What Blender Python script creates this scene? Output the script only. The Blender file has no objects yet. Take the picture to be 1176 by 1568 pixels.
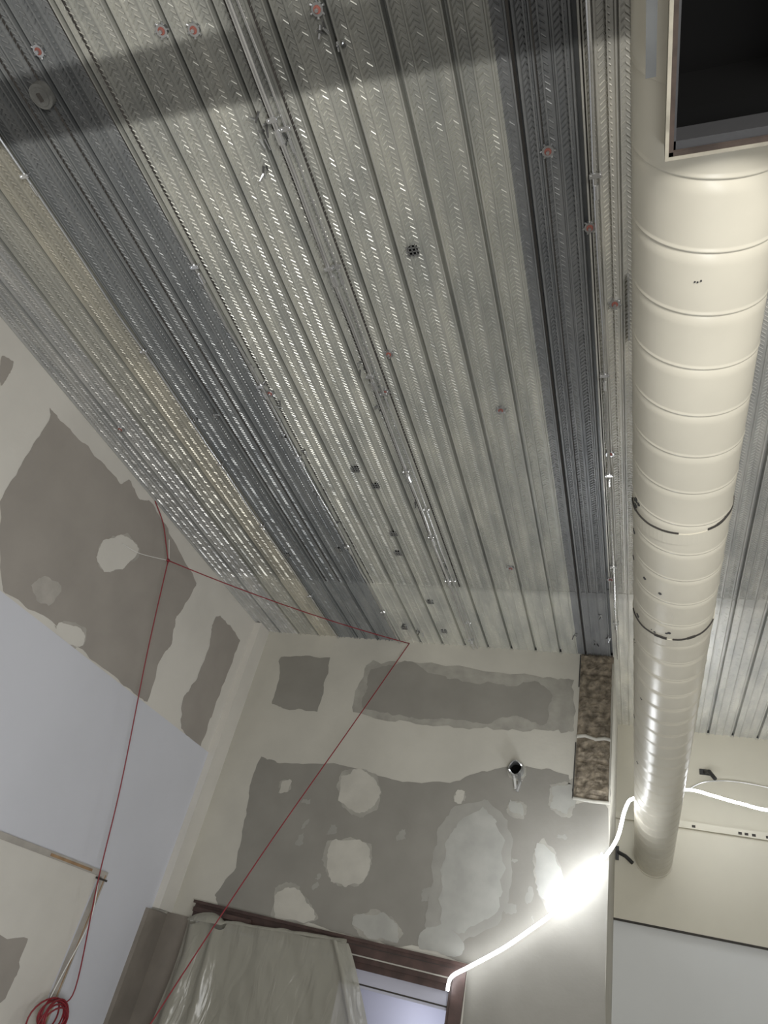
import bpy, bmesh, math, random
from mathutils import Vector, Matrix, noise
from mathutils.geometry import tessellate_polygon
random.seed(7)
D=bpy.data; COL=bpy.context.scene.collection
L=-4.36; B=6.84; F=8.67; H=5.1; RX=-0.235; RW=3.3; RY=-3.0

# ---------------------------------------------------------------- materials
def mat(name,color,rough=0.7,metal=0.0,noise_amt=0.0,noise_scale=3.0,bump=0.0,bump_scale=40.0,color2=None,**kw):
    m=D.materials.new(name); m.use_nodes=True; nt=m.node_tree; n=nt.nodes; l=nt.links
    b=n["Principled BSDF"]
    b.inputs["Base Color"].default_value=(*color,1); b.inputs["Roughness"].default_value=rough; b.inputs["Metallic"].default_value=metal
    for k,v in kw.items(): b.inputs[k.replace("_"," ")].default_value=v
    tc=n.new("ShaderNodeTexCoord")
    if noise_amt>0 or color2:
        nz=n.new("ShaderNodeTexNoise"); nz.inputs["Scale"].default_value=noise_scale; nz.inputs["Detail"].default_value=5
        l.new(tc.outputs["Object"],nz.inputs["Vector"])
        r=n.new("ShaderNodeValToRGB"); r.color_ramp.elements[0].position=0.35; r.color_ramp.elements[1].position=0.65
        c2=color2 or tuple(c*(1-noise_amt) for c in color)
        r.color_ramp.elements[0].color=(*c2,1); r.color_ramp.elements[1].color=(*color,1)
        l.new(nz.outputs["Fac"],r.inputs["Fac"]); l.new(r.outputs["Color"],b.inputs["Base Color"])
    if bump>0:
        nb=n.new("ShaderNodeTexNoise"); nb.inputs["Scale"].default_value=bump_scale; nb.inputs["Detail"].default_value=4
        l.new(tc.outputs["Object"],nb.inputs["Vector"])
        bp=n.new("ShaderNodeBump"); bp.inputs["Strength"].default_value=bump; bp.inputs["Distance"].default_value=0.01
        l.new(nb.outputs["Fac"],bp.inputs["Height"]); l.new(bp.outputs["Normal"],b.inputs["Normal"])
    return m
def emis(name,color,s):
    m=D.materials.new(name); m.use_nodes=True; b=m.node_tree.nodes["Principled BSDF"]
    b.inputs["Base Color"].default_value=(*color,1); b.inputs["Emission Color"].default_value=(*color,1); b.inputs["Emission Strength"].default_value=s
    return m
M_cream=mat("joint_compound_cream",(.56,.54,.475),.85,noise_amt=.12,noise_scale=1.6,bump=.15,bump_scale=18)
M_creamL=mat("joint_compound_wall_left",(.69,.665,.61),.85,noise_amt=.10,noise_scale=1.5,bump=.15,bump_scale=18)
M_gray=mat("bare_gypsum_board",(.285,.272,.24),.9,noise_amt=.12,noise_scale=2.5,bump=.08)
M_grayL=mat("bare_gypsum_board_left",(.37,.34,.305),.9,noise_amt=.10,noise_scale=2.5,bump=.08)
M_mid=mat("thin_compound_smear",(.39,.375,.33),.85,noise_amt=.22,noise_scale=6,bump=.15)
M_mid2=mat("thin_skim",(.35,.34,.305),.85,noise_amt=.15,noise_scale=4)
M_skim=mat("skim_coat",(.42,.415,.38),.85,noise_amt=.16,noise_scale=5)
M_midL=mat("thin_compound_smear_left",(.47,.44,.40),.85,noise_amt=.2,noise_scale=6)
M_blob=mat("compound_patch",(.53,.51,.45),.8,noise_amt=.12,noise_scale=5,bump=.2)
M_blue=mat("white_primer",(.655,.665,.715),.8,noise_amt=.06,noise_scale=.9,bump=.05)
M_farw=mat("primed_wall_paint",(.64,.61,.51),.75,noise_amt=.06,noise_scale=1.2)
M_farlow=mat("white_gypsum",(.68,.69,.68),.75,noise_amt=.04,noise_scale=1.2)
M_duct=mat("cream_duct_enamel",(.65,.615,.515),.33,noise_amt=.10,noise_scale=2.4,bump=.04,bump_scale=6,Specular_IOR_Level=.5)
M_boot=mat("shaded_dusty_boot",(.40,.37,.30),.7,noise_amt=.35,noise_scale=14)  # dirty cream, darkened further so the rim looks less lit
M_black=mat("black_void",(.003,.003,.003),.95,Specular_IOR_Level=.1)
M_dkmetal=mat("dark_grey_sheet",(.05,.05,.052),.5,.2,bump=.1)
M_greymetal=mat("grey_flange",(.13,.135,.135),.6,.3,noise_amt=.2,noise_scale=9)
M_rust=mat("rusty_edge",(.07,.05,.04),.8,noise_amt=.5,noise_scale=20)
M_galv=mat("galvanized_steel",(.62,.63,.64),.3,.85,noise_amt=.2,noise_scale=14)
M_clip=mat("dull_clip_steel",(.17,.17,.17),.45,.6,noise_amt=.3,noise_scale=20)
M_cond=mat("bright_conduit",(.82,.83,.84),.22,.85,noise_amt=.15,noise_scale=8)
M_red=mat("red_cable_jacket",(.24,.02,.03),.5)
M_redcap=mat("red_washer",(.33,.11,.085),.7)
M_white=mat("white_string",(.8,.8,.78),.7)
M_wood=mat("dark_stained_wood",(.085,.05,.042),.5,noise_amt=.4,noise_scale=9,bump=.1)
M_woodlt=mat("raw_wood_strip",(.42,.27,.15),.7,noise_amt=.3,noise_scale=12)
M_conc=mat("concrete",(.15,.15,.14),.9,noise_amt=.4,noise_scale=12,bump=.4)
M_floor=mat("floor_concrete",(.32,.30,.27),.8,noise_amt=.25,noise_scale=3,bump=.2)
M_mason=mat("old_masonry",(.33,.28,.21),.95,noise_scale=16,bump=.9,bump_scale=30,color2=(.12,.10,.075))
M_line=mat("dark_gap_and_shade",(.05,.045,.04),.9)  # gaps and dark marks; also painted shade strips beside the conduits
M_led=emis("led_rope_light",(.93,.96,1.0),14)
M_ledcoil=emis("led_rope_bunch",(.93,.96,1.0),15)
M_brown=mat("shade_brown_board",(.27,.24,.205),.85,noise_amt=.2,noise_scale=3)  # brown of the shaded wall below the chase; also used on door leaf
M_hall=mat("hall_paint",(.50,.50,.58),.7)
M_rod=mat("black_rod",(.03,.03,.03),.5)

M_plast=D.materials.new("polythene_sheet"); M_plast.use_nodes=True
nt=M_plast.node_tree; b=nt.nodes["Principled BSDF"]
b.inputs["Base Color"].default_value=(.36,.35,.295,1); b.inputs["Roughness"].default_value=.27; b.inputs["Alpha"].default_value=.78
tc=nt.nodes.new("ShaderNodeTexCoord"); nz=nt.nodes.new("ShaderNodeTexNoise"); nz.inputs["Scale"].default_value=3.4; nz.inputs["Distortion"].default_value=1.4
mp=nt.nodes.new("ShaderNodeMapping"); mp.inputs["Scale"].default_value=(2.2,2.0,.7)
bp=nt.nodes.new("ShaderNodeBump"); bp.inputs["Strength"].default_value=.55; bp.inputs["Distance"].default_value=.035
nt.links.new(tc.outputs["Object"],mp.inputs["Vector"]); nt.links.new(mp.outputs["Vector"],nz.inputs["Vector"])
nt.links.new(nz.outputs["Fac"],bp.inputs["Height"]); nt.links.new(bp.outputs["Normal"],b.inputs["Normal"])

def deck_material(name,gain,metal,rough):
    """zinc finish differs from sheet to sheet, dark cross-band is painted beam shade; keyed to deck coordinates (metres)"""
    m=D.materials.new(name); m.use_nodes=True; nt=m.node_tree; n=nt.nodes; l=nt.links
    b=n["Principled BSDF"]; b.inputs["Metallic"].default_value=metal; b.inputs["Roughness"].default_value=rough
    tc=n.new("ShaderNodeTexCoord"); sp=n.new("ShaderNodeSeparateXYZ"); l.new(tc.outputs["Object"],sp.inputs[0])
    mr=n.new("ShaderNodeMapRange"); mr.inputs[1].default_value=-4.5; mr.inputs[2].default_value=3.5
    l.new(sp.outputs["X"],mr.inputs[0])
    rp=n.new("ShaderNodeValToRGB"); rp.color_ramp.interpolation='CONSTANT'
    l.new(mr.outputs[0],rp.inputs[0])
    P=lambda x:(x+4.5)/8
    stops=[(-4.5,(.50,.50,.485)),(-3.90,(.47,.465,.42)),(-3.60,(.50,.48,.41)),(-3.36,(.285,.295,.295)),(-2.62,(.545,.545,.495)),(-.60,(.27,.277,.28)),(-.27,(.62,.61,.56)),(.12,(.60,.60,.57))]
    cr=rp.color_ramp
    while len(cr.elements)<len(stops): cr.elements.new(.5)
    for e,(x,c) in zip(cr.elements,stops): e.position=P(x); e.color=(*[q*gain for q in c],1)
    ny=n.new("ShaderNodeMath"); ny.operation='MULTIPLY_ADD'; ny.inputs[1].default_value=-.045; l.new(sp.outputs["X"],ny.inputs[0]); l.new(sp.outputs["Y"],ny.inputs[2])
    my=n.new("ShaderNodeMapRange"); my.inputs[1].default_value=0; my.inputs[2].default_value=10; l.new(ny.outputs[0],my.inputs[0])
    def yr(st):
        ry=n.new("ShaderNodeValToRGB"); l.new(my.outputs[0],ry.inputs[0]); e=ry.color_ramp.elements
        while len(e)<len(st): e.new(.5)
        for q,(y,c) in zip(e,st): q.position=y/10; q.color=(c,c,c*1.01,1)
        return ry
    ra=yr([(0,.95),(.86,.95),(.90,.40),(1.17,.38),(1.185,1),(5.68,1),(5.72,1.25),(9,1.22)])  # low stops: beam shade across the deck, painted into the base colour
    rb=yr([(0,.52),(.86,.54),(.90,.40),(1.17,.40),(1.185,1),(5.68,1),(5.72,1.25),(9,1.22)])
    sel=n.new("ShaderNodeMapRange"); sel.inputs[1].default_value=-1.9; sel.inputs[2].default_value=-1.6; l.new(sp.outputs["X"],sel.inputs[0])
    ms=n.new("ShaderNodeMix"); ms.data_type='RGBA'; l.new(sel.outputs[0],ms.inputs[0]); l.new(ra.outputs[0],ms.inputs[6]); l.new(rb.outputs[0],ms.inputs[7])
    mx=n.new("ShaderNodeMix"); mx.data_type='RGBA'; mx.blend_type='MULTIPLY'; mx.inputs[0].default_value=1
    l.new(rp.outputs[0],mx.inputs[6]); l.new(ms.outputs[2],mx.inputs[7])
    nz=n.new("ShaderNodeTexNoise"); nz.inputs["Scale"].default_value=3; nz.inputs["Detail"].default_value=6
    mp=n.new("ShaderNodeMapping"); mp.inputs["Scale"].default_value=(3.2,.7,1); l.new(tc.outputs["Object"],mp.inputs[0]); l.new(mp.outputs[0],nz.inputs["Vector"])
    r2=n.new("ShaderNodeValToRGB"); r2.color_ramp.elements[0].position=.3; r2.color_ramp.elements[1].position=.7
    r2.color_ramp.elements[0].color=(.76,.77,.78,1); r2.color_ramp.elements[1].color=(1.08,1.07,1.05,1); l.new(nz.outputs["Fac"],r2.inputs[0])
    m2=n.new("ShaderNodeMix"); m2.data_type='RGBA'; m2.blend_type='MULTIPLY'; m2.inputs[0].default_value=1
    l.new(mx.outputs[2],m2.inputs[6]); l.new(r2.outputs[0],m2.inputs[7]); l.new(m2.outputs[2],b.inputs["Base Color"])
    return m
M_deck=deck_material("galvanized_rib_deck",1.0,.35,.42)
M_tab=deck_material("sparkle_embossed_zinc",1.25,.45,.36)  # brighter copy of the deck finish, paints sparkle into the bars

# ---------------------------------------------------------------- helpers
def empty(name,loc=(0,0,0)):
    o=D.objects.new(name,None); o.location=loc; COL.objects.link(o); o.empty_display_size=.2; return o
def mesh(name,verts,faces,mats,parent=None,smooth=False,idx=None):
    me=D.meshes.new(name); me.from_pydata([tuple(v) for v in verts],[],faces); me.update()
    for m in (mats if isinstance(mats,(list,tuple)) else [mats]): me.materials.append(m)
    if idx: me.polygons.foreach_set("material_index",idx)
    if smooth: me.polygons.foreach_set("use_smooth",[True]*len(me.polygons))
    o=D.objects.new(name,me); COL.objects.link(o)
    if parent: o.parent=parent
    return o
class MB:
    def __init__(s): s.v=[]; s.f=[]; s.i=[]
    def box(s,x0,x1,y0,y1,z0,z1,i=0):
        a=len(s.v); s.v+=[(x0,y0,z0),(x1,y0,z0),(x1,y1,z0),(x0,y1,z0),(x0,y0,z1),(x1,y0,z1),(x1,y1,z1),(x0,y1,z1)]
        for q in ((0,3,2,1),(4,5,6,7),(0,1,5,4),(1,2,6,5),(2,3,7,6),(3,0,4,7)): s.f.append(tuple(a+k for k in q)); s.i.append(i)
    def cyl(s,p,q,r,n=12,i=0,r2=None,cap=True):
        p=Vector(p);q=Vector(q);d=(q-p).normalized(); u=d.orthogonal().normalized(); w=d.cross(u); a=len(s.v); r2=r if r2 is None else r2
        for c,rr in ((p,r),(q,r2)):
            for k in range(n):
                t=2*math.pi*k/n; s.v.append(tuple(c+u*math.cos(t)*rr+w*math.sin(t)*rr))
        for k in range(n):
            s.f.append((a+k,a+(k+1)%n,a+n+(k+1)%n,a+n+k)); s.i.append(i)
        if cap:
            s.f.append(tuple(a+k for k in reversed(range(n)))); s.i.append(i); s.f.append(tuple(a+n+k for k in range(n))); s.i.append(i)
    def tube(s,pts,r,n=8,i=0):
        pts=[Vector(p) for p in pts]; a=len(s.v); up=None
        for j,p in enumerate(pts):
            d=(pts[min(j+1,len(pts)-1)]-pts[max(j-1,0)]).normalized()
            if up is None: up=d.orthogonal().normalized()
            up=(up-d*up.dot(d)).normalized(); w=d.cross(up)
            for k in range(n):
                t=2*math.pi*k/n; s.v.append(tuple(p+up*math.cos(t)*r+w*math.sin(t)*r))
        for j in range(len(pts)-1):
            for k in range(n):
                s.f.append((a+j*n+k,a+j*n+(k+1)%n,a+(j+1)*n+(k+1)%n,a+(j+1)*n+k)); s.i.append(i)
        s.f.append(tuple(a+k for k in reversed(range(n)))); s.i.append(i)
        e=a+(len(pts)-1)*n; s.f.append(tuple(e+k for k in range(n))); s.i.append(i)
    def make(s,name,mats,parent=None,smooth=False): return mesh(name,s.v,s.f,mats,parent,smooth,s.i)
def crom(pts,closed=False,k=8):
    pts=[Vector(p) for p in pts]; n=len(pts); out=[]
    for i in range(n if closed else n-1):
        g=(lambda j:pts[j%n]) if closed else (lambda j:pts[max(0,min(n-1,j))])
        p0,p1,p2,p3=g(i-1),g(i),g(i+1),g(i+2)
        for j in range(k):
            t=j/k; out.append(.5*((2*p1)+(p2-p0)*t+(2*p0-5*p1+4*p2-p3)*t*t+(3*p1-p0-3*p2+p3)*t**3))
    if not closed: out.append(pts[-1])
    return out
def ragged(pts,amp=.018,round_=.6,seed=0,grow=0):
    """irregular trowelled outline of a patch in wall coordinates (metres)"""
    c=Vector((sum(p[0] for p in pts)/len(pts),sum(p[1] for p in pts)/len(pts),0))
    P=[Vector((p[0],p[1],0)) for p in pts]
    cr=crom(P,True,10); out=[]
    for i,p in enumerate(cr):
        a=P[i//10]; b_=P[(i//10+1)%len(P)]; lin=a.lerp(b_,(i%10)/10)
        q=lin.lerp(p,round_)
        q+=Vector((noise.noise(Vector((q.x*9,q.y*9,seed))),noise.noise(Vector((q.x*9,q.y*9,seed+7.3))),0))*amp*2.2
        q+=Vector((noise.noise(Vector((q.x*40,q.y*40,seed+3))),noise.noise(Vector((q.x*40,q.y*40,seed+5))),0))*amp*.9
        if grow: q+=(q-c).normalized()*grow
        out.append((q.x,q.y))
    return out
def patch(name,pts,side,off,m,parent,amp=.018,round_=.6,seed=0,grow=0):
    r=ragged(pts,amp,round_,seed,grow)
    tri=tessellate_polygon([[Vector((x,y,0)) for x,y in r]])
    if side=='back': v=[(x,B-off,z) for x,z in r]
    else: v=[(L+off,y,z) for y,z in r]
    return mesh(name,v,[tuple(t) for t in tri],m,parent)
cm=lambda s:[(float(a.split(',')[0])/100,float(a.split(',')[1])/100) for a in s.split()]

# ---------------------------------------------------------------- room shell
T=.15
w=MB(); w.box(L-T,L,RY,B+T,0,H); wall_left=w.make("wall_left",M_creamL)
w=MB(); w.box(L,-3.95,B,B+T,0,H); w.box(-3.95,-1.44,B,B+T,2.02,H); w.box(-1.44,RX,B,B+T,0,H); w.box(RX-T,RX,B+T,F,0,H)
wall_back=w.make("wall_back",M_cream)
w=MB(); w.box(RX,RW,F,F+T,0,H); wall_far=w.make("wall_far",M_farw)
w=MB(); w.box(RX+.001,RW,F-.10,F,2.97,3.96,0); w.box(RX+.001,RW,F-.135,F,3.96,4.03,0); w.box(RX+.001,RW,F-.06,F,0,2.955,1)
w.box(RX+.001,RW,F-.102,F-.08,2.955,2.972,2)
w.make("bulkhead",[M_farw,M_farlow,M_line],wall_far)
w=MB(); w.box(RW,RW+T,RY,F+T,0,H); wall_right=w.make("wall_right",M_creamL)
w=MB(); w.box(L-T,RW+T,RY-T,RY,0,H); w.make("wall_rear",M_creamL)
w=MB(); w.box(L-T,RW+T,RY-T,F+T,-.1,0); w.make("floor",M_floor)
w=MB(); w.box(-3.95,RX-T,8.2,8.25,0,2.6); w.box(-3.95,RX-T,B+T,8.2,2.55,2.6); w.box(-4.0,-3.95,B+T,8.25,0,2.6)
w.make("wall_hall",M_hall)

# ---------------------------------------------------------------- ceiling deck
ceiling=empty("ceiling")
PITCH=.257
prof=[(-.026,0),(-.021,-.014),(-.013,-.014),(-.011,.04),(.011,.04),(.013,-.014),(.021,-.014),(.026,0),(.070,0),(.075,-.011),(.081,-.011),(.086,0),(.152,0),(.157,-.011),(.163,-.011),(.168,0)]
def deck(x0,x1,y0,y1,name):
    xs=[]
    k=math.floor((x0+1.028)/PITCH)-1
    while -1.028+k*PITCH<x1+.3:
        for dx,dz in prof: xs.append((-1.028+k*PITCH+dx,H+dz))
        k+=1
    xs=[p for p in xs if x0<p[0]<x1]; xs=[(x0,H)]+xs+[(x1,H)]
    ys=[y0]
    for j in (1.07,5.6):
        if y0<j<y1: ys+=[j,j+.001]
    ys.append(y1)
    v=[];f=[]
    for j,y in enumerate(ys):
        dz=-.006 if y>5.6005 else 0
        v+=[(x,y,z+dz) for x,z in xs]
    n=len(xs)
    for j in range(len(ys)-1):
        for i in range(n-1): f.append((j*n+i,j*n+i+1,(j+1)*n+i+1,(j+1)*n+i))
    return mesh(name,v,f,M_deck,ceiling)
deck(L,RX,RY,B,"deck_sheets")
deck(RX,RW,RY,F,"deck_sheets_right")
w=MB(); w.box(L-T,RW+T,RY-T,F+T,H+.06,H+.2); w.make("slab",M_conc,ceiling)
v=[];f=[]
def bars(x0,x1,y0,y1,cs,step=.027):
    k=math.floor((x0+1.028)/PITCH)
    while -1.028+k*PITCH<x1:
        for ci,(c,hw) in enumerate(cs):
            xc=-1.028+k*PITCH+c
            if not(x0+hw<xc<x1-hw): continue
            s=1 if ci%2 else -1; y=y0+random.random()*step
            sk=.010*s
            while y<y1:
                a=len(v); wd=.0048; h=.0055*random.uniform(.5,1.3)
                z=H-.001
                v.extend([(xc-hw,y-wd-sk,z),(xc-hw,y-sk,z-h),(xc-hw,y+wd-sk,z),(xc+hw,y-wd+sk,z),(xc+hw,y+sk,z-h),(xc+hw,y+wd+sk,z)])
                f.extend([(a,a+3,a+4,a+1),(a+1,a+4,a+5,a+2)])
                y+=step
        k+=1
CS=[(.036,.008),(.056,.010),(.100,.012),(.127,.012),(.184,.011),(.210,.011)]
bars(L,RX,.1,B,CS); bars(RX,1.9,.1,F,CS)
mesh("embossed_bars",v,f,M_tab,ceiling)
w=MB()
for x in (-.50,-.455,-.40,-.345,-.30): w.box(x-.004,x+.004,.1,B,H-.018,H)
for x in (-.225,-.18,-.13,-.08,-.03,.02): w.box(x-.003,x+.003,.1,B,H-.02,H-.002)
for x in (-3.30,-3.13,-2.98,-2.84,-2.70): w.box(x-.005,x+.005,.1,B,H-.02,H)
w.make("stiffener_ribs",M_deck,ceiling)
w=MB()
for x in (-1.735,-1.625,-.236,-2.60,-2.525,-3.365,-.43,-.52,-3.05,-2.90): w.box(x-.006,x+.006,.1,B,H-.004,H-.0005)  # strips beside the conduits paint their shade; the rest are dark seam lines
w.make("shade_and_lap_strips",M_line,ceiling)

def conduit(w,x,y0,y1,drop,r,n,seed,wob=.006):
    rnd=random.Random(seed)
    ys=[y0+(y1-y0)*i/n for i in range(n+1)]
    w.tube([(x+rnd.uniform(-wob,wob),y,H-drop+rnd.uniform(-.002,.002)) for y in ys],r,10)
    y=y0+.3
    while y<y1-.1:
        w.box(x-.028,x+.028,y-.012,y+.012,H-drop-r-.004,H-drop-r+.001)
        w.cyl((x+.022,y,H-drop-r-.010),(x+.022,y,H-.022),.006,8); w.cyl((x-.022,y,H-drop-r-.010),(x-.022,y,H-.022),.006,8)
        w.cyl((x,y+.05,H-drop),(x,y+.12,H-drop),r*1.45,12)
        y+=rnd.uniform(.7,1.3)
for i,args in enumerate(((-1.70,.05,B-.02,.042,.014,14,1),(-1.655,.05,B-.02,.036,.007,14,2),(-.20,.3,B-.02,.042,.010,14,3),(-2.56,1.6,B-.02,.040,.010,14,4,.012),(-3.33,.9,B-.02,.038,.007,14,5,.008))):
    w=MB(); conduit(w,*args); w.make("electrical_conduit",M_cond)
w=MB()
for x,y in cm("-279,67 -209,73 -193,76 -132,81 -41,159 -13,249 -88,326 -153,271 -108,522 -23,535 -19,373 -253,298 -165,304 -409,327 -24,201"):
    zz=H-.022
    w.cyl((x,y,H),(x,y,zz),.028,18,0); w.cyl((x,y,zz),(x,y,zz-.003),.017,14,1); w.cyl((x,y,zz-.003),(x,y,zz-.016),.009,6,0)
    for a in range(6):
        t=a*1.047+x*5; w.cyl((x+math.cos(t)*.02,y+math.sin(t)*.02,H-.012),(x+math.cos(t)*.038,y+math.sin(t)*.038,H-.018),.005,6,0)
for x,y in cm("-119,201 -214,384 -203,405 -206,472 -210,503 -330,511 -269,500 -198,652 -243,650 -199,590"):
    w.box(x-.028,x+.028,y-.028,y+.028,H-.016,H-.001,2)
    for q in (-.022,.0,.022): w.box(x+q-.003,x+q+.003,y-.035,y+.035,H-.022,H-.014,0); w.box(x-.035,x+.035,y+q-.003,y+q+.003,H-.022,H-.014,0)
rnd=random.Random(3)
for x,y in cm("-331,320 -309,314 -181,125 -186,144 -178,118 -170,131 -253,290 -250,310 -258,325 -172,296 -168,310 -176,280 -131,90 -126,96 -240,640 -225,655 -262,345 -256,270 -173,318 -60,640 -40,655 -28,640 -35,600 -250,360 -259,410 -254,455 -168,520 -173,430"):
    for k in range(4):
        p=Vector((x+rnd.uniform(-.025,.025),y+rnd.uniform(-.04,.04),H-.012)); q=p+Vector((rnd.uniform(-.025,.025),rnd.uniform(-.05,.05),rnd.uniform(-.04,-.01)))
        w.cyl(p,q,.007,6,0 if k%2 else 3,.004)
w.make("deck_fasteners",[M_galv,M_redcap,M_black,M_clip],ceiling)
w=MB(); w.cyl((-2.91,.85,H),(-2.91,.85,H-.045),.062,28,0); w.cyl((-2.91,.85,H-.045),(-2.91,.85,H-.05),.045,24,0); w.box(-2.92,-2.90,.83,.87,H-.056,H-.049,1)
w.make("concrete_plug",[M_conc,M_line],ceiling)

# ---------------------------------------------------------------- spiral duct
duct=empty("spiral_duct")
R_=.19; P_=.20; NT=72
def axis(y):
    t=(y+1)/9.7; return Vector((.170-.012*t,y,1.7+1.965-.055*t))
offs=[(0,0),(.006,.0),(.010,.0020),(.015,.0020),(.017,-.0018),(.021,-.0018),(.024,0),(.06,0),(.11,0),(.16,0)]
y0=-1.2; turns=int((F-.02-y0)/P_)+1
v=[];f=[]
for tn in range(turns):
    for o_,dr in offs:
        for k in range(NT+1):
            th=2*math.pi*k/NT
            y=y0+tn*P_+o_+P_*k/NT
            y=min(y,F-.101); c=axis(y)
            v.append((c.x+math.cos(th)*(R_+dr),y,c.z+math.sin(th)*(R_+dr)))
nr=turns*len(offs)
for j in range(nr-1):
    for k in range(NT):
        a=j*(NT+1)+k; q=(a,a+1,a+NT+2,a+NT+1)
        cx=sum(v[i][0] for i in q)/4; cy=sum(v[i][1] for i in q)/4; cz=sum(v[i][2] for i in q)/4
        if cz<3.6 and .07<cx<.34 and .12<cy<.865: continue
        f.append(q)
mesh("duct_body",v,f,M_duct,duct,True)
w=MB()
def ring(y,wd,rr,i=0,n=64,a0=0,a1=360):
    a=len(w.v); pr=[(y,R_-.002),(y,rr),(y+wd,rr),(y+wd,R_-.002)]
    for yy,r in pr:
        c=axis(yy)
        for k in range(n+1):
            t=math.radians(a0+(a1-a0)*k/n); jy=.004*noise.noise(Vector((t*4,y,0))) if i else 0
            w.v.append((c.x+math.cos(t)*r,yy+jy,c.z+math.sin(t)*r))
    for j in range(3):
        for k in range(n): w.f.append((a+j*(n+1)+k,a+j*(n+1)+k+1,a+(j+1)*(n+1)+k+1,a+(j+1)*(n+1)+k)); w.i.append(i)
ring(2.42,.07,R_+.0035); ring(3.30,.07,R_+.0035); ring(F-.13,.028,R_+.008)
for y,wd,a0,a1 in ((2.407,.010,-62,10),(2.405,.018,-176,-158),(2.41,.006,-158,-95),(2.404,.014,-50,-35),(3.287,.010,-172,-135),(3.285,.018,-118,-100),(3.288,.008,-135,-118),(3.288,.010,-92,-20),(3.284,.018,-72,-60)):
    ring(y,wd,R_+.0048,1,24,a0,a1)
w.make("duct_collar",[M_duct,M_line],duct,False)
rnd=random.Random(5); w=MB()
for y,a in ((2.38,-160),(2.36,-152),(2.35,-156),(2.85,-140),(2.83,-172),(2.9,-110),(3.26,-150),(3.27,-120),(3.24,-100),(3.6,-165),(4.2,-140),(1.25,-95),(4.7,-170),(5.4,-150),(2.37,-166),(2.6,-168)):
    for k in range(3):
        t=math.radians(a+rnd.uniform(-3,3)); c=axis(y); r=R_+.0015; s=.0025+.007*rnd.random()*(k<2)*(0 if y<2 else 1)
        p=Vector((c.x+math.cos(t)*r,y+rnd.uniform(-.010,.010),c.z+math.sin(t)*r)); nrm=Vector((math.cos(t),0,math.sin(t)))
        w.cyl(p-nrm*.002,p+nrm*.001,s,7,0)
w.make("paint_chips",M_dkmetal,duct)
w=MB(); x0,x1,ya,yb,zf=.062,.40,.12,.872,3.425
for (a,b2,c,d) in ((x0-.008,x0,ya,yb+.008),(x1,x1+.008,ya,yb+.008),(x0,x1,yb,yb+.008),(x0,x1,ya-.008,ya)): w.box(a,b2,c,d,zf-.006,zf+.14,0)
for (a,b2,c,d) in ((x0,x0+.010,ya,yb),(x1-.010,x1,ya,yb),(x0,x1,yb-.010,yb),(x0,x1,ya,ya+.010)): w.box(a,b2,c,d,zf-.004,zf+.26,2)
for (a,b2,c,d) in ((x0+.010,x0+.015,ya,yb-.010),(x0+.010,x1-.010,yb-.03,yb-.010)): w.box(a,b2,c,d,zf+.006,zf+.26,1)
w.box(x0+.010,x1-.010,yb-.07,yb-.03,zf+.07,zf+.26,3)
w.box(x0-.01,x1+.01,ya-.01,yb+.005,zf+.26,zf+.265,3)
w.box(x0-.052,x0-.03,.1,.70,zf+.018,zf+.022,4)
w.make("register_opening",[M_boot,M_dkmetal,M_rust,M_black,M_greymetal],duct)

# ---------------------------------------------------------------- left wall finishes
pl=wall_left
patch("gypsum_upper",cm("283,490 295,488 335,492 379,493 385,502 408,497 424,505 465,497 529,482 528,456 522,434 531,413 525,392 533,352 483,352 434,353 391,357 344,353 328,355 292,402 288,443 286,482"),'left',.002,M_grayL,pl,.012,.3,1)
patch("gypsum_end",cm("226,486 237,492 240,477 239,469"),'left',.002,M_grayL,pl,.01,.4,2)
patch("gypsum_corner",cm("582,471 601,478 642,475 642,463 642,383 642,347 631,347 599,352 583,377 591,402 591,440 583,460"),'left',.002,M_grayL,pl,.014,.4,3)
for i,s in enumerate(("395,426 394,440 408,456 428,462 435,455 428,436 414,422 400,420","394,359 417,368 428,359 417,351 396,351")):
    patch("smear",cm(s),'left',.003,M_midL,pl,.02,.9,i,.015); patch("screw_spot",cm(s),'left',.004,M_creamL,pl,.012,.9,i+4)
patch("smear",cm("354,368 359,382 379,380 375,364"),'left',.003,M_midL,pl,.02,.9,9)
mesh("primed_board",[(L+.006,RY+.01,1.2),(L+.006,6.60,1.2),(L+.006,6.60,3.49),(L+.006,RY+.01,3.55)],[(0,1,2,3)],M_blue,pl)
mesh("primed_board_low",[(L+.006,5.70,0),(L+.006,6.60,0),(L+.006,6.60,1.2),(L+.006,5.70,1.2)],[(0,1,2,3)],M_blue,pl)
w=MB(); w.box(L,L+.085,6.60,B,2.0,H-.02); w.make("corner_chase",M_creamL,pl)  # lighter compound colour stands in for LED light on this face
w=MB(); w.box(L,L+.05,6.50,B,0,1.98); w.box(L+.05,-3.95,B-.02,B,0,2.0); w.make("shade_brown_board",M_brown,pl)  # added panels; their brown stands in for shade below the chase
w=MB()
w.box(L,L+.022,RY+.01,5.62,0,2.08,0)
w.box(L,L+.035,RY+.01,5.68,2.08,2.125,1); w.box(L+.034,L+.04,4.95,5.5,2.09,2.11,2); w.box(L,L+.04,5.66,5.72,0,2.125,1); w.box(L+.04,L+.043,5.69,5.70,0,2.1,2)
w.box(L,L+.045,5.60,5.74,2.055,2.07,3)
w.make("trim_1",[M_creamL,M_midL,M_woodlt,M_line],pl)
patch("gypsum_low",cm("440,148 511,152 515,128 508,110 440,105"),'left',.024,M_grayL,pl,.02,.5,11)

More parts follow.
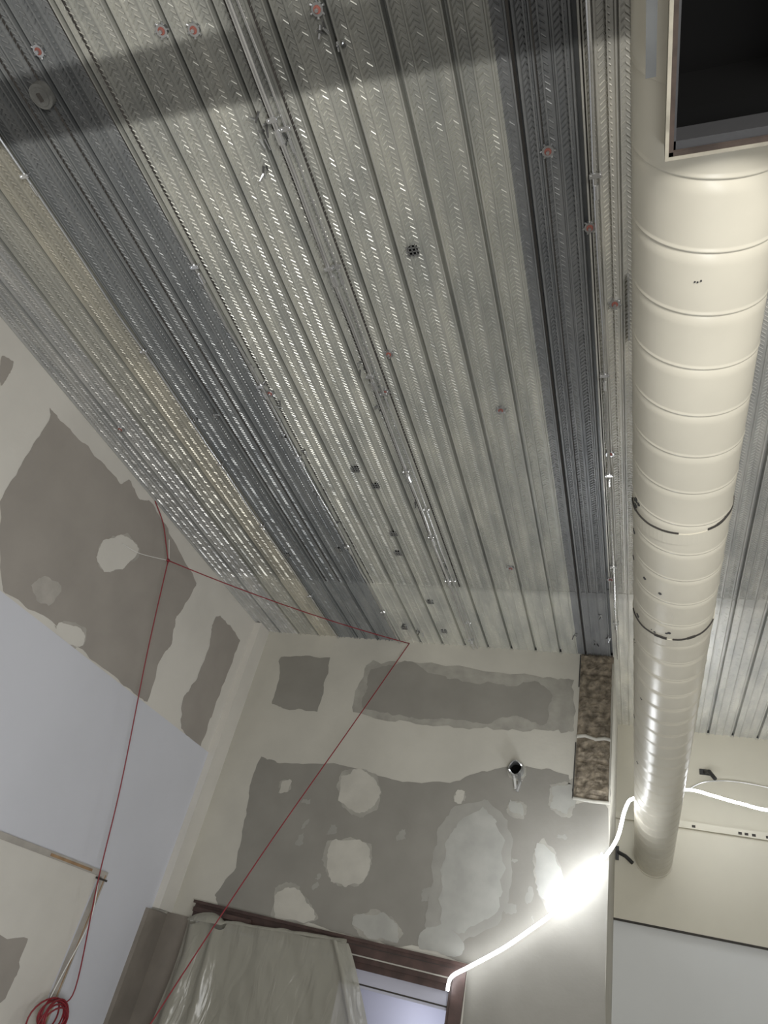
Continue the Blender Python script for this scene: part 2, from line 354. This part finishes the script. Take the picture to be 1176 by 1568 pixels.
# ---------------------------------------------------------------- back wall finishes
pb=wall_back
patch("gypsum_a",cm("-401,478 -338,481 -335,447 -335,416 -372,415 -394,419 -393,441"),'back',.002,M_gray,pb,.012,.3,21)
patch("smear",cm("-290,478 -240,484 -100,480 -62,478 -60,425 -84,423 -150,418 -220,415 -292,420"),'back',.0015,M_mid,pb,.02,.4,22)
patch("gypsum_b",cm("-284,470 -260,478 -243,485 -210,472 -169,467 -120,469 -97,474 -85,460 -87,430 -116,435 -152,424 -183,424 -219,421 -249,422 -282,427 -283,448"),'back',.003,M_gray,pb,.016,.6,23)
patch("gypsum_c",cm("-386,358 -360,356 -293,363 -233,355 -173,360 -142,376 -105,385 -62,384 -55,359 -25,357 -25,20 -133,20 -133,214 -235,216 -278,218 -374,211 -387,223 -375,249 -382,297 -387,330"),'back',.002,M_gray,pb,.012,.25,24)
blobs=["-288,350 -273,359 -251,355 -242,340 -247,324 -263,318 -283,328","-283,288 -246,294 -238,278 -239,263 -256,254 -274,257 -281,270","-324,239 -308,244 -292,237 -278,220 -318,216",
"-241,233 -220,238 -199,230 -199,219 -226,218 -241,222","-84,320 -69,311 -62,291 -71,269 -84,287","-76,370 -61,375 -55,361 -60,346 -75,352","-352,336 -343,338 -341,330 -349,327","-176,232 -158,240 -140,230 -142,219 -178,219","-112,352 -100,350 -101,340 -113,341","-165,352 -158,353 -158,343 -166,344"]
for i,s in enumerate(blobs):
    if i==7: patch("smear",cm(s),'back',.0035,M_skim,pb,.01,.5,37); continue
    patch("smear",cm(s),'back',.003,M_mid,pb,.02,.9,30+i,.012); patch("screw_spot",cm(s),'back',.0045,M_blob if i not in (3,4,5,8) else M_skim,pb,.016,.5,50+i)
patch("smear",cm("-169,335 -139,349 -115,332 -105,294 -107,258 -135,233 -165,227 -175,230 -176,266 -179,304"),'back',.003,M_mid2,pb,.02,.8,60)
patch("smear",cm("-160,325 -138,340 -120,325 -113,294 -114,262 -138,240 -160,236 -166,266 -168,300"),'back',.004,M_skim,pb,.02,.8,61)
patch("smear",cm("-60,380 -26,380 -26,362 -58,362"),'back',.003,M_mid,pb,.01,.5,62)
for i in range(18):
    rr=random.Random(100+i); x=rr.uniform(-3.6,-.5); z=rr.uniform(2.4,3.4); a=rr.uniform(.01,.04); b2=rr.uniform(.01,.06)
    patch("smear",[(x-a,z-b2),(x+a,z-b2*.6),(x+a*.7,z+b2),(x-a*.8,z+b2*.7)],'back',.0025,M_mid2,pb,.02,.8,80+i)

mo=empty("exposed_masonry"); nx,nz_=22,90; v=[];f=[]
for j in range(nz_+1):
    for i in range(nx+1):
        x=-.56+.322*i/nx; z=3.63+1.46*j/nz_
        d=noise.fractal(Vector((x*9,z*9,2)),1,2,5)*.024+noise.noise(Vector((x*30,z*30,1)))*.012
        for zj in (3.98,4.22,4.62,4.86):
            d-=.02*math.exp(-((z-zj-.01*noise.noise(Vector((x*8,zj,0))))/.012)**2)
        e=min(i,nx-i,j,nz_-j); d=(d+.022)*min(1,e/2)
        v.append((x,B-.007-max(d,-.002),z))
for j in range(nz_):
    for i in range(nx): a=j*(nx+1)+i; f.append((a,a+1,a+nx+2,a+nx+1))
mesh("rubble",v,f,M_mason,mo)
w=MB()
w.tube([(x,B-.03,z) for x,z in [(-.56,4.2),(-.48,4.215),(-.38,4.19),(-.30,4.21),(-.245,4.2)]],.018,8,0); w.tube([(-.565,B-.022,3.62),(-.4,B-.022,3.615),(-.245,B-.022,3.62)],.016,8,0)
w.tube([(-.246,B-.014,z/10) for z in range(36,51)],.008,6,0)
w.make("mortar_smears",M_blob,mo,True)
w=MB(); w.box(-.572,-.562,B-.009,B-.006,4.72,5.08); w.box(-.572,-.562,B-.009,B-.006,3.62,4.15); w.make("saw_cut",M_line,mo)

# pipe stub
w=MB(); p=Vector((-1.10,B,3.80))
w.cyl(p+Vector((0,-.001,0)),p+Vector((0,-.012,0)),.095,9,2)
a=len(w.v); n=24
for (yy,r) in ((-.012,.072),(-.11,.068),(-.11,.056),(-.02,.056)):
    for k in range(n):
        t=2*math.pi*k/n; w.v.append((p.x+math.cos(t)*r,B+yy+.02*math.sin(3*t)*(yy<-.05),p.z+math.sin(t)*r))
for j in range(3):
    for k in range(n): w.f.append((a+j*n+k,a+j*n+(k+1)%n,a+(j+1)*n+(k+1)%n,a+(j+1)*n+k)); w.i.append(0)
w.cyl((p.x,B-.02,p.z),(p.x,B-.025,p.z),.056,20,1)
w.tube([(p.x+.01,B-.06,p.z-.05),(p.x+.045,B-.11,p.z-.06),(p.x+.06,B-.13,p.z-.14),(p.x+.04,B-.12,p.z-.22)],.015,8,0)
w.tube([(p.x-.02,B-.05,p.z-.05),(p.x+.0,B-.09,p.z-.1),(p.x+.02,B-.1,p.z-.19)],.011,8,3)
w.make("pipe_stub",[M_galv,M_black,M_mid,M_white])

# ---------------------------------------------------------------- door with dark wood frame
dr=empty("door_1"); w=MB()
w.box(-4.03,-1.34,B-.035,B-.001,2.03,2.15,0); w.box(-4.05,-1.32,B-.055,B-.036,2.125,2.15,0); w.box(-3.95,-1.44,B,B+.10,1.98,2.019,0)
w.box(-1.44,-1.34,B-.035,B-.001,0,2.03,0); w.box(-4.03,-3.95,B-.035,B-.001,0,2.03,0); w.box(-2.52,-2.42,B-.03,B+.10,0,2.0,0)
w.box(-2.42,-1.44,B+.03,B+.07,1.93,1.98,0); w.box(-2.42,-1.44,B-.03,B-.02,2.055,2.062,1); w.box(-2.42,-1.44,B-.04,B-.034,2.095,2.10,1); w.box(-1.47,-1.441,B+.001,B+.10,0,1.98,0)
w.make("frame",[M_wood,M_line],dr)
w=MB(); w.box(-2.42,-1.48,B+.075,B+.11,1.80,1.93,0); w.box(-2.42,-1.48,B+.072,B+.075,1.82,1.832,1); w.box(-3.94,-2.53,B+.03,B+.07,0,1.97,2)
w.make("transom_and_leaf",[M_hall,M_line,M_brown],dr)

# ---------------------------------------------------------------- polythene sheet
sheet=empty("plastic_sheet"); NX,NZ=110,70; v=[];f=[]
for j in range(NZ+1):
    t=j/NZ; z0=1.99-1.95*t
    for i in range(NX+1):
        s=i/NX
        xl=-3.94+.02*math.sin(t*9); xr=-2.38+.62*min(1,t*1.8)**.9
        x=xl+(xr-xl)*s
        y=6.64-.10*t
        y-=.10*math.exp(-((s-.945)/.024)**2)*(.5+t)
        y-=.10*math.exp(-((s-.05-.05*t)/.045)**2)*(.6+t)+.08*math.exp(-((s-.19+.03*t)/.03)**2)*(.7-.3*t)
        y+=.022*math.sin(s*22+t*2)*(.25+.5*t)*(1 if s<.3 else .15)+.035*noise.noise(Vector((s*5,t*4,1)))+.012*noise.noise(Vector((s*16,t*9,4)))
        if s>.93: y+=(s-.93)*1.2
        z=z0+.10*s+.02*noise.noise(Vector((s*7,3,0)))*(1-t)
        if s<.25: z-=(.035*math.sin(s*36)+.02)*(1-t)
        v.append((x,min(y,6.76),max(.01,z)))
for j in range(NZ):
    for i in range(NX): a=j*(NX+1)+i; f.append((a,a+1,a+NX+2,a+NX+1))
mesh("hanging_sheet",v,f,M_plast,sheet,True)
v=[];f=[]
for j in range(13):
    t=j/12
    for i in range(61):
        s=i/60; ang=t*math.pi*1.2; x=-3.95+1.57*s
        r=.018+.014*noise.noise(Vector((s*9,t*2,5)))+(.05 if s<.25 else 0)*math.sin(min(1,s/.25)*math.pi)
        v.append((x,6.64-r*math.cos(ang)*1.4,1.985+.105*s+r*math.sin(ang)*1.4-.02*(s<.25)))
for j in range(12):
    for i in range(60): a=j*61+i; f.append((a,a+1,a+62,a+61))
mesh("top_fold",v,f,M_plast,sheet,True)
w=MB(); w.box(-3.98,-3.35,6.70,6.74,2.05,2.09); w.make("batten",M_wood,sheet)

# ---------------------------------------------------------------- red cables
def sag(p,q,d,n=14):
    p=Vector(p);q=Vector(q); return [p.lerp(q,i/n)-Vector((0,0,d*4*(i/n)*(1-i/n))) for i in range(n+1)]
w=MB(); kn=(-4.2,4.59,4.64); an=(-2.44,6.80,5.05); CR=.0054
w.tube(crom([(-4.33,4.22,5.07),(-4.27,4.38,4.93),(-4.22,4.50,4.75),kn]),CR)
w.tube(sag(kn,an,.05),CR)
w.tube(crom([kn,(-4.2,4.86,3.81),(-4.2,5.25,2.76),(-4.2,5.47,2.03),(-4.21,5.74,1.30),(-4.22,5.60,1.20)]),CR)
w.tube(crom([an,(-2.75,6.5,3.94),(-3.08,6.0,2.53),(-3.3,5.5,1.25),(-3.33,5.3,.8),(-3.2,4.6,.02)]),CR)
rr=random.Random(8)
for k in range(8):
    cy,cz,r=5.56+rr.uniform(-.03,.03),1.10+rr.uniform(-.03,.03),.16+rr.uniform(-.04,.03); ph=rr.uniform(0,6)
    w.tube([(-4.2+.03*math.sin(a/24*6.283+ph)+.01*k,cy+r*math.cos(a/24*6.283),cz+r*.75*math.sin(a/24*6.283)) for a in range(25)],.0065)
for k in range(4): w.cyl((kn[0],kn[1]-.012+.006*k,kn[2]-.012),(kn[0],kn[1]-.008+.006*k,kn[2]+.012),.010,8)
w.make("red_cable",M_red,None,True)
w=MB(); w.tube(crom([kn,(-4.28,4.3,4.52),(-4.34,4.12,4.50)]),.0025,6); w.tube([(-4.2,4.59,4.66),(-4.22,4.5,4.82)],.0025,6)
w.tube(crom([(-4.2,5.48,2.02),(-4.22,5.60,1.75),(-4.24,5.55,1.35),(-4.22,5.50,1.22)]),.004,6)
w.make("white_string",M_white)

# ---------------------------------------------------------------- LED rope light
led=empty("led_rope_light"); w=MB()
path=crom([(-1.46,6.74,1.93),(-1.44,6.73,2.03),(-1.30,6.72,2.13),(-1.05,6.74,2.31),(-.85,6.75,2.48),(-.65,6.74,2.66),(-.50,6.73,2.86),(-.32,6.74,3.07),(-.17,6.72,3.30),(-.10,6.80,3.60),(.0,7.2,3.82),(.47,8.0,4.20),(.73,8.05,4.19),(.98,8.05,4.15),(1.35,8.02,4.12),(2.2,8.0,4.3)],False,5)
w.tube(path,.015,6)
w.make("rope",M_led,led,True)
w=MB(); pts=[]
for i in range(100):
    t=i/99; c=Vector((-.64,6.72,2.67)).lerp(Vector((-.26,6.72,3.14)),t); a=t*2*math.pi*10
    u=Vector((.62,0,.78)); nn=Vector((-.78,0,.62))
    pts.append(c+nn*math.cos(a)*.038+Vector((0,1,0))*math.sin(a)*.04+u*.02*math.sin(a*.7))
w.tube(pts,.010,5); w.make("coiled_slack",M_ledcoil,led,True)

w=MB(); w.tube([(.72,F-.02,4.63),(.75,F-.14,4.60),(.80,F-.22,4.50)],.022,10); w.box(.66,.78,F-.02,F-.001,4.60,4.66); w.make("pipe_bracket",M_rod)
w=MB(); w.tube([(-.20,F-.15,3.60),(-.12,F-.2,3.56),(-.05,F-.22,3.50)],.02,10); w.box(-.225,-.19,F-.16,F-.14,3.52,3.66); w.make("pipe_bracket",M_rod)
w=MB(); w.tube(crom([(.55,F-.02,4.42),(.70,F-.06,4.50),(.95,F-.05,4.55),(1.3,F-.04,4.54),(1.9,F-.03,4.45)]),.006,6); w.make("grey_cable",M_galv)
w=MB()
for x in (1.0,1.06,1.13,1.26,.55): w.box(x,x+.035,F-.14,F-.134,3.975,4.0)
w.make("ledge_chips",M_line,wall_far)
w=MB(); w.box(-.062,-.052,2.3,2.72,H-.06,H-.022); w.make("hanger_strap",M_galv)

# ---------------------------------------------------------------- lights
def area(name,loc,tgt,size,e,col=(1,1,1)):
    l=D.lights.new(name,'AREA'); l.energy=e; l.size=size; l.color=col; o=D.objects.new(name,l); COL.objects.link(o); o.location=loc
    o.rotation_euler=(Vector(tgt)-Vector(loc)).to_track_quat('-Z','Y').to_euler(); return o
def point(name,loc,e,r,col=(1,1,1)):
    l=D.lights.new(name,'POINT'); l.energy=e; l.shadow_soft_size=r; l.color=col; o=D.objects.new(name,l); COL.objects.link(o); o.location=loc; return o
area("rear_fill",(1.4,-1.6,1.4),(-1.6,3.5,5),1.6,190,(1,.98,.94))  # added soft fill from behind the camera; no lamp known there
area("window_fill",(.6,1.2,.5),(-4.2,5.2,2.4),1.2,68,(.91,.95,1))  # added lamp inside the room, standing in for bluish window light
point("led_glow",(-.55,6.25,2.85),16,.12,(.93,.96,1))
point("led_glow",(.75,7.8,4.1),6,.15,(.95,.97,1))
point("hall_light",(-1.9,7.7,1.6),12,.2,(.85,.88,1))
wd=D.worlds.new("world"); bpy.context.scene.world=wd; wd.use_nodes=True; wd.node_tree.nodes["Background"].inputs[0].default_value=(.7,.75,.85,1); wd.node_tree.nodes["Background"].inputs[1].default_value=.3

# ---------------------------------------------------------------- camera
f_=1075.5
dy=Vector((395,-884,-f_)).normalized(); dz=Vector((404,1489,-f_)); dz=(dz-dz.dot(dy)*dy).normalized(); dx=dy.cross(dz)
Rm=Matrix((dx,dy,dz))
cam=D.cameras.new("camera"); co=D.objects.new("camera",cam); COL.objects.link(co)
cam.sensor_fit='VERTICAL'; cam.sensor_height=24; cam.lens=f_/1600*24; cam.clip_start=.02
co.matrix_world=Matrix.Translation((0,0,1.7))@Rm.to_4x4()
sc=bpy.context.scene; sc.camera=co
sc.view_settings.view_transform='Standard'; sc.view_settings.look='None'
